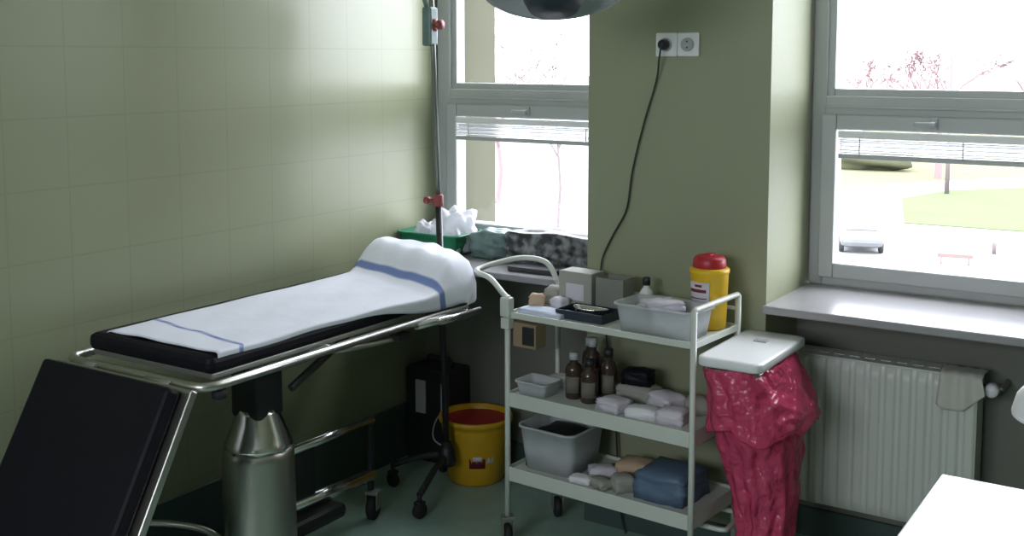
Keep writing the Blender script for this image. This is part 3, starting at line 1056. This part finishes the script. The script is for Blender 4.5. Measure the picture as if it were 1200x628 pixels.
# liner bag hanging through the ring
b = new()
rings = []
for (z, hx, hy, dx, dy) in dense((.726, .086, .185, 0, 0), (.66, .095, .175, .005, 0), (.58, .105, .165, .015, 0), (.50, .105, .15, .03, -.005), (.44, .098, .14, .04, -.01),
                            (.36, .086, .12, .052, -.02), (.28, .076, .105, .062, -.03), (.22, .070, .095, .068, -.04), (.16, .068, .09, .072, -.04), (.10, .066, .09, .075, -.04), (.03, .055, .075, .075, -.04), (.012, .03, .04, .075, -.04)):
    rings.append(bag_ring(z, hx, hy, dx, dy, .05 + .16 * (.73 - z), 2.0 + 2.2 * z))
vs = loft(b, rings); b.faces.new(list(reversed(vs[-1])))
crumple(b, .012, 15.0)
bag = thing('waste_bag', 'crumpled translucent red waste bag hanging under the white lid', 'waste bag', WB)
obj('liner', b, 'red_film', bag)
# turned-down cuff
b = new(); rings = []
for (z, hx, hy, dx, am) in dense((.731, .096, .192, 0, .02), (.715, .104, .200, .002, .03), (.66, .112, .206, .020, .05), (.63, .120, .210, .030, .06), (.59, .130, .214, .040, .06), (.56, .136, .216, .045, .06), (.545, .132, .210, .045, .07), (.56, .124, .2, .043, .07)):
    rings.append(bag_ring(z, hx, hy, dx, -.005, am, 1.0 + 1.1 * z))
loft(b, rings)
crumple(b, .010, 17.0)
for v in b.verts:                                            # hem swings lower on the room side
    if v.co.z < .60:
        v.co.z += .014 * sin(7 * math.atan2(v.co.y, v.co.x))
obj('cuff', b, 'red_film', bag)

# ------------------------------------------------------------------ radiator
RD = (1.90, .19, 0)
rd = thing('radiator', 'white ribbed panel radiator under the right window sill', 'radiator', RD)
R0, R1, RZ0, RZ1 = 1.625, 2.185, .175, .665


def ribbed(u, v, yf):
    x = R0 + (R1 - R0) * u
    z = RZ0 + (RZ1 - RZ0) * v
    edge = min(1, min(v, 1 - v) / .055)
    ph = ((x - R0) / .047) % 1.0
    rib = sstep(.10, .28, ph) * (1 - sstep(.72, .90, ph))
    return Vector((x, yf - .008 * rib * sstep(0.4, 1, edge) + .008 * (1 - sstep(0, .5, edge)), z))


b = new(); grid(b, lambda u, v: ribbed(u, v, .150), 168, 24); bx(b, R0, R1, .158, .172, RZ0, RZ1, .004); obj('front_panel', b, 'white_enamel', rd, RD)
b = new(); bx(b, R0, R1, .235, .25, RZ0, RZ1, .004); obj('back_panel', b, 'white_enamel', rd, RD)
for x in (R0 + .004, R1 - .004):
    b = new(); bx(b, x - .004, x + .004, .155, .25, RZ0 + .01, RZ1 + .004, .002)
    obj('side_panel', b, 'white_enamel', rd, RD)
b = new()
bx(b, R0, R1, .148, .252, RZ1, RZ1 + .006, .002)
for k in range(11):
    x = R0 + .035 + k * (R1 - R0 - .07) / 10
    bx(b, x - .016, x + .016, .185, .225, RZ1 + .004, RZ1 + .008, .001)
obj('top_grille', b, 'white_enamel', rd, RD)
for x in (R0 + .10, R1 - .10):
    b = new(); bx(b, x - .015, x + .015, .25, .30, RZ0 + .05, RZ1 - .05)
    obj('wall_bracket', b, 'dull_steel', rd, RD)
b = new()
tube(b, [(R1 - .004, .20, .632), (R1 + .035, .20, .632)], .011, 12)
lathe(b, [(0, -.02), (.015, -.02), (.017, 0), (.015, .02), (0, .02)], (R1 + .035, .20, .632), 14, mx=Matrix.Rotation(pi / 2, 4, 'Y'))
tube(b, fillet([(R1 + .045, .20, .632), (R1 + .06, .20, .632), (R1 + .06, .298, .632)], .015), .008, 10)
vv = obj('valve', b, 'dull_steel', rd, RD)
b = new(); lathe(b, [(0, 0), (.017, 0), (.021, .006), (.021, .034), (.017, .042), (0, .042)], (R1 + .035, .195, .632), 16, mx=Matrix.Rotation(pi / 2, 4, 'X')); obj('valve_knob', b, 'white_plastic', vv, RD)
b = new()

# cloth draped over the radiator's right top corner
def rag(u, v):
    x = R1 - .105 + .12 * u
    a = v * .17
    fold = .006 * sin(9 * u + 5 * v)
    if a < .075:
        return Vector((x, .225 - a, RZ1 + .0105 + abs(fold) * .6))
    d = a - .075
    return Vector((x + .02 * d / .1 * (u - .5), .1355 - .004 - .006 * sin(14 * u), RZ1 + .0085 - d * (.75 + .45 * sin(3.0 * u + .6)) + fold * .3))


b = new(); grid(b, rag, 18, 22)
single('rag', b, 'rag', 'small grey rag draped over the right top corner of the radiator', 'rag', (R1 - .05, .18, RZ1), world=True, solid=.002)

# ------------------------------------------------------------------ sockets and cord on the pier
so = thing('wall_socket', 'white double wall socket with black plug high on the green pier', 'socket', (1.265, 0, 1.66))
for k, x in enumerate((1.2265, 1.3030)):
    b = new(); bx(b, x - .0375, x + .0375, -.011, 0, 1.622, 1.698, .004); pl = obj('plate', b, 'white_plastic', so, so.location)
    b = new(); lathe(b, [(0, 0), (.012, 0), (.020, .004), (.022, .0045), (.022, .008), (0, .008)], (x, -.010, 1.66), 20, mx=Matrix.Rotation(pi / 2, 4, 'X')); obj('cup', b, 'grey_plastic', pl, so.location)
    if k == 1:
        b = new()
        for dz in (-.0095, .0095):
            lathe(b, [(0, 0), (.0028, 0), (.0028, .002), (0, .002)], (x, -.0182, 1.66 + dz), 8, mx=Matrix.Rotation(pi / 2, 4, 'X'))
        obj('pin_hole', b, 'dark_plastic', pl, so.location)
pc = thing('power_cord', 'thin dark power cord with black plug hanging down the green pier from the socket', 'power cord', (1.2265, -.02, 1.66))
b = new(); lathe(b, [(0, 0), (.017, 0), (.018, .004), (.016, .022), (.009, .034), (0, .034)], (1.2265, -.0185, 1.66), 18, mx=Matrix.Rotation(pi / 2, 4, 'X')); obj('plug', b, 'dark_plastic', pc, pc.location)
b = new()
cp = [(1.2265, -.048, 1.655), (1.216, -.040, 1.61), (1.195, -.014, 1.543), (1.150, -.012, 1.40), (1.111, -.012, 1.245), (1.091, -.012, 1.115), (1.045, -.012, 1.03), (1.012, -.014, .965), (.999, -.016, .92), (1.00, -.022, .845), (1.02, -.022, .70), (1.06, -.022, .40), (1.10, -.03, .02), (1.2, -.05, .008)]
tube(b, smooth_path(cp, 8), .0032, 8); obj('cable', b, 'dark_plastic', pc, pc.location)

# ------------------------------------------------------------------ things on the left sill
# green basin with bags
gbs = thing('green_basin', 'green plastic basin on the left window sill behind the drip stand', 'basin', (.155, .205, SILL), 0)
b = new(); tub(b, .285, .20, .085, .03, .86, .008); obj('tub', b, 'green_plastic', gbs, solid=.003)


def lumpy(bm, s, seed, amp=.25, n=3, fr=3.0, sq=0.0):
    t = bmesh.new(); bmesh.ops.create_icosphere(t, subdivisions=n, radius=1.0)
    R = random.Random(seed); ph = [R.uniform(0, 6) for _ in range(8)]
    for v in t.verts:
        x, y, z = v.co
        k = 1 + amp * (sin(fr * 1.3 * x + ph[0]) * sin(fr * y + ph[1]) + .6 * sin(fr * 2 * z + ph[2] + 3 * x) + .5 * sin(fr * 2.3 * y + ph[3] + 2 * z)) * .5
        c = v.co * k / max(abs(x), abs(y), abs(z)) ** sq
        zz = c.z if c.z > -.75 else -.75
        v.co = Vector((c.x * s[0] / 2, c.y * s[1] / 2, (zz + .75) / 1.75 * s[2]))
    for f in t.faces: f.smooth = True
    merge(bm, t); return bm


b = new(); lumpy(b, (.165, .15, .165), 5, .3, 4, 6, .4)
single('clear_bag', b, 'clear_film', 'crumpled clear plastic bag piled in the green basin on the left sill', 'plastic bag', (.215, .205, SILL + .006))
b = new(); lumpy(b, (.075, .10, .115), 9, .3, 4, 5)
single('clear_bag', b, 'clear_film', 'smaller clear plastic bag at the wall end of the green basin', 'plastic bag', (.082, .195, SILL + .006))
b = new(); lumpy(b, (.17, .15, .105), 15, .2, 4, 6, .6)
single('teal_bag', b, 'teal_plastic', 'dark grey-green plastic bundle beside the green basin on the left sill', 'bundle', (.395, .235, SILL + .0005))
b = new(); lumpy(b, (.40, .19, .125), 21, .12, 5, 6, .75)
single('mottled_bundle', b, 'mottled', 'large mottled black and grey bundle at the right end of the left sill', 'bundle', (.690, .235, SILL + .0005))
b = new(); bx(b, -.10, .10, -.045, .045, 0, .018, .003)
single('black_folder', b, 'dark_plastic', 'flat black folder near the front edge of the left sill behind the trolley handle', 'folder', (.70, .055, SILL + .0005), .05)

# ------------------------------------------------------------------ white table corner in the foreground
TB = (2.92, -1.35, 0)
tbl = thing('white_table', 'white topped table in the right foreground with its corner in view', 'table', TB)
b = new(); bx(b, 2.297, 3.55, -1.85, -.858, .692, .72, .004); obj('tabletop', b, 'tabletop', tbl, TB)
b = new(); bx(b, 2.36, 3.50, -1.80, -.91, .62, .692, .003); obj('apron', b, 'skirt', tbl, TB)
for x in (2.37, 3.48):
    for y in (-.93, -1.78):
        b = new(); bx(b, x - .02, x + .02, y - .02, y + .02, 0, .62, .003); obj('leg', b, 'skirt', tbl, TB)
# lamp standing on it, only the round end of its white head in view
lp = thing('desk_lamp', 'round white desk lamp head at the right edge of the photo over the table', 'lamp', (2.66, -.98, .72))
b = new(); lathe(b, [(0, 0), (.07, 0), (.072, .006), (.06, .018), (.012, .024), (0, .024)], (2.66, -.98, .72), 28); obj('base', b, 'grey_plastic', lp, lp.location)
b = new(); tube(b, smooth_path([(2.66, -.98, .74), (2.665, -.97, .86), (2.645, -.975, 1.00), (2.59, -.99, 1.02), (2.545, -1.0, .995)]), .008, 10); obj('neck', b, 'grey_plastic', lp, lp.location)
b = new(); lathe(b, [(.066, -.04), (.068, -.032), (.064, 0), (.045, .034), (.02, .048), (0, .05)], (2.525, -1.0, .955), 28, mx=Matrix.Rotation(radians(8), 4, 'Y')); obj('shade', b, 'white_plastic', lp, lp.location, solid=.003)

# ------------------------------------------------------------------ surgical lamp hanging from the ceiling
LP = Vector((1.297, -.838, 1.812))
sl = thing('surgical_lamp', 'grey round surgical lamp head with dark hub hanging at the top of the photo', 'lamp', (LP.x, LP.y, ZC))
face = Matrix.Rotation(radians(-33), 4, 'Z').inverted() @ Matrix.Rotation(radians(-26), 4, 'X')
b = new(); lathe(b, [(0, .085), (.05, .084), (.13, .062), (.178, .03), (.194, .008), (.196, 0), (.194, -.008), (.186, -.012), (.176, -.008), (.172, .002), (.07, .012), (0, .012)], LP, 56, mx=face); hd = obj('lamp_head', b, 'grey_plastic', sl, (LP.x, LP.y, ZC))
b = new(); lathe(b, [(0, .012), (.080, .012), (.082, 0), (.078, -.05), (.065, -.075), (0, -.08)], LP, 36, mx=face); obj('hub', b, 'navy', hd, (LP.x, LP.y, ZC))
b = new()
yk = [LP + face @ Vector((0, .0, .08)), LP + Vector((0, 0, .20)), LP + Vector((.0, 0, .36))]
tube(b, smooth_path(yk), .018, 12)
tube(b, fillet([LP + Vector((0, 0, .35)), LP + Vector((0, 0, .52)), LP + Vector((.5, -.2, .62)), LP + Vector((.5, -.2, 1.20))], .06), .024, 14)
obj('arm', b, 'grey_plastic', sl, (LP.x, LP.y, ZC))
b = new(); lathe(b, [(0, -.05), (.09, -.05), (.11, -.03), (.12, 0), (0, 0)], (LP.x + .5, LP.y - .2, ZC), 28); obj('ceiling_plate', b, 'grey_plastic', sl, (LP.x, LP.y, ZC))

# ------------------------------------------------------------------ outside, seen over-bright through the panes
GZ = -6.4
M['pavement'] = mat('pale_pavement', (0.2, 0.2, 0.2), 0.9, var=0.05, scale=.2, spec=0.0)
M['grass'] = mat('mown_grass', (0.078, 0.096, 0.052), 0.9, var=0.12, scale=.25, spec=0.0)
M['dry_grass'] = mat('dry_grass', (0.1068, 0.106, 0.068), 0.9, var=0.15, scale=.15, spec=0.0)
M['bark'] = mat('grey_pink_bark', (0.1156, 0.0978, 0.0978), 0.9, var=0.1, spec=0.0)
M['bud'] = mat('reddish_twigs', (0.1641, 0.111, 0.111), 0.9, var=0.1, spec=0.0)
M['hedge'] = mat('dark_hedge_leaf', (0.0579, 0.0614, 0.0374), 0.9, var=0.3, scale=1.0, spec=0.0)
M['car_paint'] = mat('pale_car_paint', (0.0988, 0.1021, 0.1021), 0.35)
M['car_glass'] = mat('car_glass', (0.0851, 0.092, 0.0953), 0.1)
M['red_paint'] = mat('red_paint', (0.1287, 0.0965, 0.0845), 0.6, spec=0.0)
struct('ground', bx(new(), -260, 160, 3, 420, GZ - .5, GZ), 'pavement')


def patch(name, pts, m, z):
    b = new(); prism(b, pts, GZ, GZ + z)
    o = obj(name, b, m); o['kind'] = 'structure'
    return o


patch('lawn_ground', [(-10.7, 52.3), (-5.0, 52.6), (6, 53), (12, 72), (-8.2, 71.5), (-11.8, 67.5), (-13.2, 62)], 'grass', .05)
patch('verge_ground', [(-19.5, 64.8), (-14.5, 72), (-9, 80), (30, 90), (30, 150), (-38, 150)], 'dry_grass', .04)


def bare_tree(h, seed, spread=.55, lv=5, trunk=.14, trunk_h=.3):
    R = random.Random(seed)
    bt, bb = new(), new()

    def grow(p, d, L, r, lev):
        q = p + d * L
        m_ = p.lerp(q, .5) + Vector((R.uniform(-1, 1), R.uniform(-1, 1), 0)) * L * .05
        tube(bt if lev == 0 else bb, [p, m_, q], [r, r * .85, r * .7], 6 if lev < 2 else 3, cap=False)
        if lev >= lv:
            return
        for k in range(3 if lev < 1 else R.choice((2, 3))):
            a = R.uniform(0, 2 * pi)
            side = Vector((cos(a), sin(a), R.uniform(-.1, .35)))
            nd = (d + side * R.uniform(spread * .6, spread * 1.3)).normalized()
            grow(q.lerp(m_, R.uniform(0, .35)), nd, L * R.uniform(.62, .82), max(r * .62, .018), lev + 1)
    grow(Vector((0, 0, 0)), Vector((0, 0, 1)), h * trunk_h, trunk, 0)
    k = h / max(v.co.z for v in bb.verts)
    for v in list(bt.verts) + list(bb.verts):
        v.co *= k
    return bt, bb


def plant_tree(x, y, h, seed, label, m, group='bare trees outside', **k):
    t = thing('bare_tree', label, 'tree', (x, y, GZ), 0, group)
    bt, bb = bare_tree(h, seed, **k)
    obj('trunk', bt, m, t); obj('crown', bb, m, t)
    return t


pole = new(); tube(pole, [(0, 0, 0), (0, 0, 3), (0, 0, 9.4)], [.14, .11, .07], 10)
tube(pole, smooth_path([(0, 0, 9.3), (.15, 0, 9.6), (.5, 0, 9.7)]), .05, 8)
single('street_pole', pole, 'bark', 'tall thin pole standing at the tip of the lawn outside the right window', 'pole', (-11.55, 65.6, GZ))
plant_tree(-13.9, 74.0, 9.6, 5, 'bare tree behind the tall thin pole outside the right window', 'bud', lv=7, spread=.62, trunk=.19, trunk_h=.27)
plant_tree(-25.5, 98, 8.2, 8, 'low pinkish bare tree left of the tall thin pole in the right window', 'bud', lv=7, spread=.75, trunk_h=.24)
plant_tree(-22.5, 105, 8.2, 12, 'small pinkish bare tree just left of the tall thin pole in the right window', 'bud', lv=7, spread=.75, trunk_h=.24)
plant_tree(-11.3, 95, 10, 14, 'reddish bare tree at the right edge of the right window', 'bud', lv=7, spread=.75, trunk_h=.24)
plant_tree(-23.2, 40.5, 12.0, 19, 'thin bare tree seen through the left window top pane', 'bark', lv=5, spread=.6, trunk=.10, trunk_h=.4)
plant_tree(-31.5, 48, 9.2, 23, 'faint pinkish bare tree low in the left window top pane', 'bud', lv=5, spread=.8, trunk=.10, trunk_h=.25)


def hedge(x, y, s, seed, label):
    b = new(); lumpy(b, s, seed, .25, 4, 4)
    single('hedge', b, 'hedge', label, 'hedge', (x, y, GZ), group='hedges beyond the lawn')


hedge(-20.0, 78, (7, 3, 2.2), 31, 'dark hedge at the upper left of the right window lower pane')
hedge(-6.0, 89, (9, 3, 1.6), 33, 'low hedge behind the lawn in the right window lower pane')

# parked car seen from above
CR = (-10.55, 44.3, GZ)
car = thing('car', 'pale parked car outside the right window at the left of its lower pane', 'car', CR, radians(-72))
b = new()
for (x0, x1, z0, z1, w) in ((-2.0, 2.0, .28, .85, 1.7),):
    bx(b, x0, x1, -w / 2, w / 2, z0, z1, .22)
sec = [(-1.75, .83), (-1.25, 1.38), (.25, 1.42), (1.05, .83)]
lo = [b.verts.new((x, -.72 + .12 * (z > 1), z)) for x, z in sec]; hi = [b.verts.new((x, .72 - .12 * (z > 1), z)) for x, z in sec]
for k in range(4):
    b.faces.new((lo[k], lo[(k + 1) % 4], hi[(k + 1) % 4], hi[k]))
b.faces.new(list(reversed(lo))); b.faces.new(hi)
obj('body', b, 'car_paint', car)
for (p, q, s) in ((((.36), 1.36), (1.0, .88), 1), ((-1.36, 1.32), (-1.74, .88), 1)):
    n_ = Vector((q[1] - p[1], 0, -(q[0] - p[0]))).normalized() * (-.012 if q[0] > p[0] else .012)
    b = new()
    quad = [b.verts.new(Vector((p[0], -.52, p[1])) + n_), b.verts.new(Vector((p[0], .52, p[1])) + n_), b.verts.new(Vector((q[0], .62, q[1])) + n_), b.verts.new(Vector((q[0], -.62, q[1])) + n_)]
    b.faces.new(quad)
    obj('windscreen', b, 'car_glass', car, solid=.02)
for x in (-1.25, 1.3):
    for y in (-.78, .78):
        b = new(); lathe(b, [(0, -.1), (.27, -.1), (.31, -.06), (.31, .06), (.27, .1), (0, .1)], (x, y, .31), 18, mx=Matrix.Rotation(pi / 2, 4, 'X')); obj('wheel', b, 'black_rubber', car)
# bollard and red barrier
b = new(); lathe(b, [(0, 0), (.09, 0), (.09, .42), (.07, .5), (0, .52)], (0, 0, 0), 12)
single('bollard', b, 'bark', 'small dark bollard on the pale pavement outside the right window', 'bollard', (-5.45, 45.6, GZ))
bn = thing('barrier', 'low red barrier at the bottom of the right window lower pane', 'barrier', (-6.3, 42.3, GZ), .2)
b = new(); bx(b, -.65, .65, -.03, .03, .25, .40, .01); obj('board', b, 'red_paint', bn)
for x in (-.5, .5):
    b = new(); bx(b, x - .04, x + .04, -.12, .12, 0, .06, .005); bx(b, x - .03, x + .03, -.02, .02, .05, .27); obj('leg', b, 'red_paint', bn)
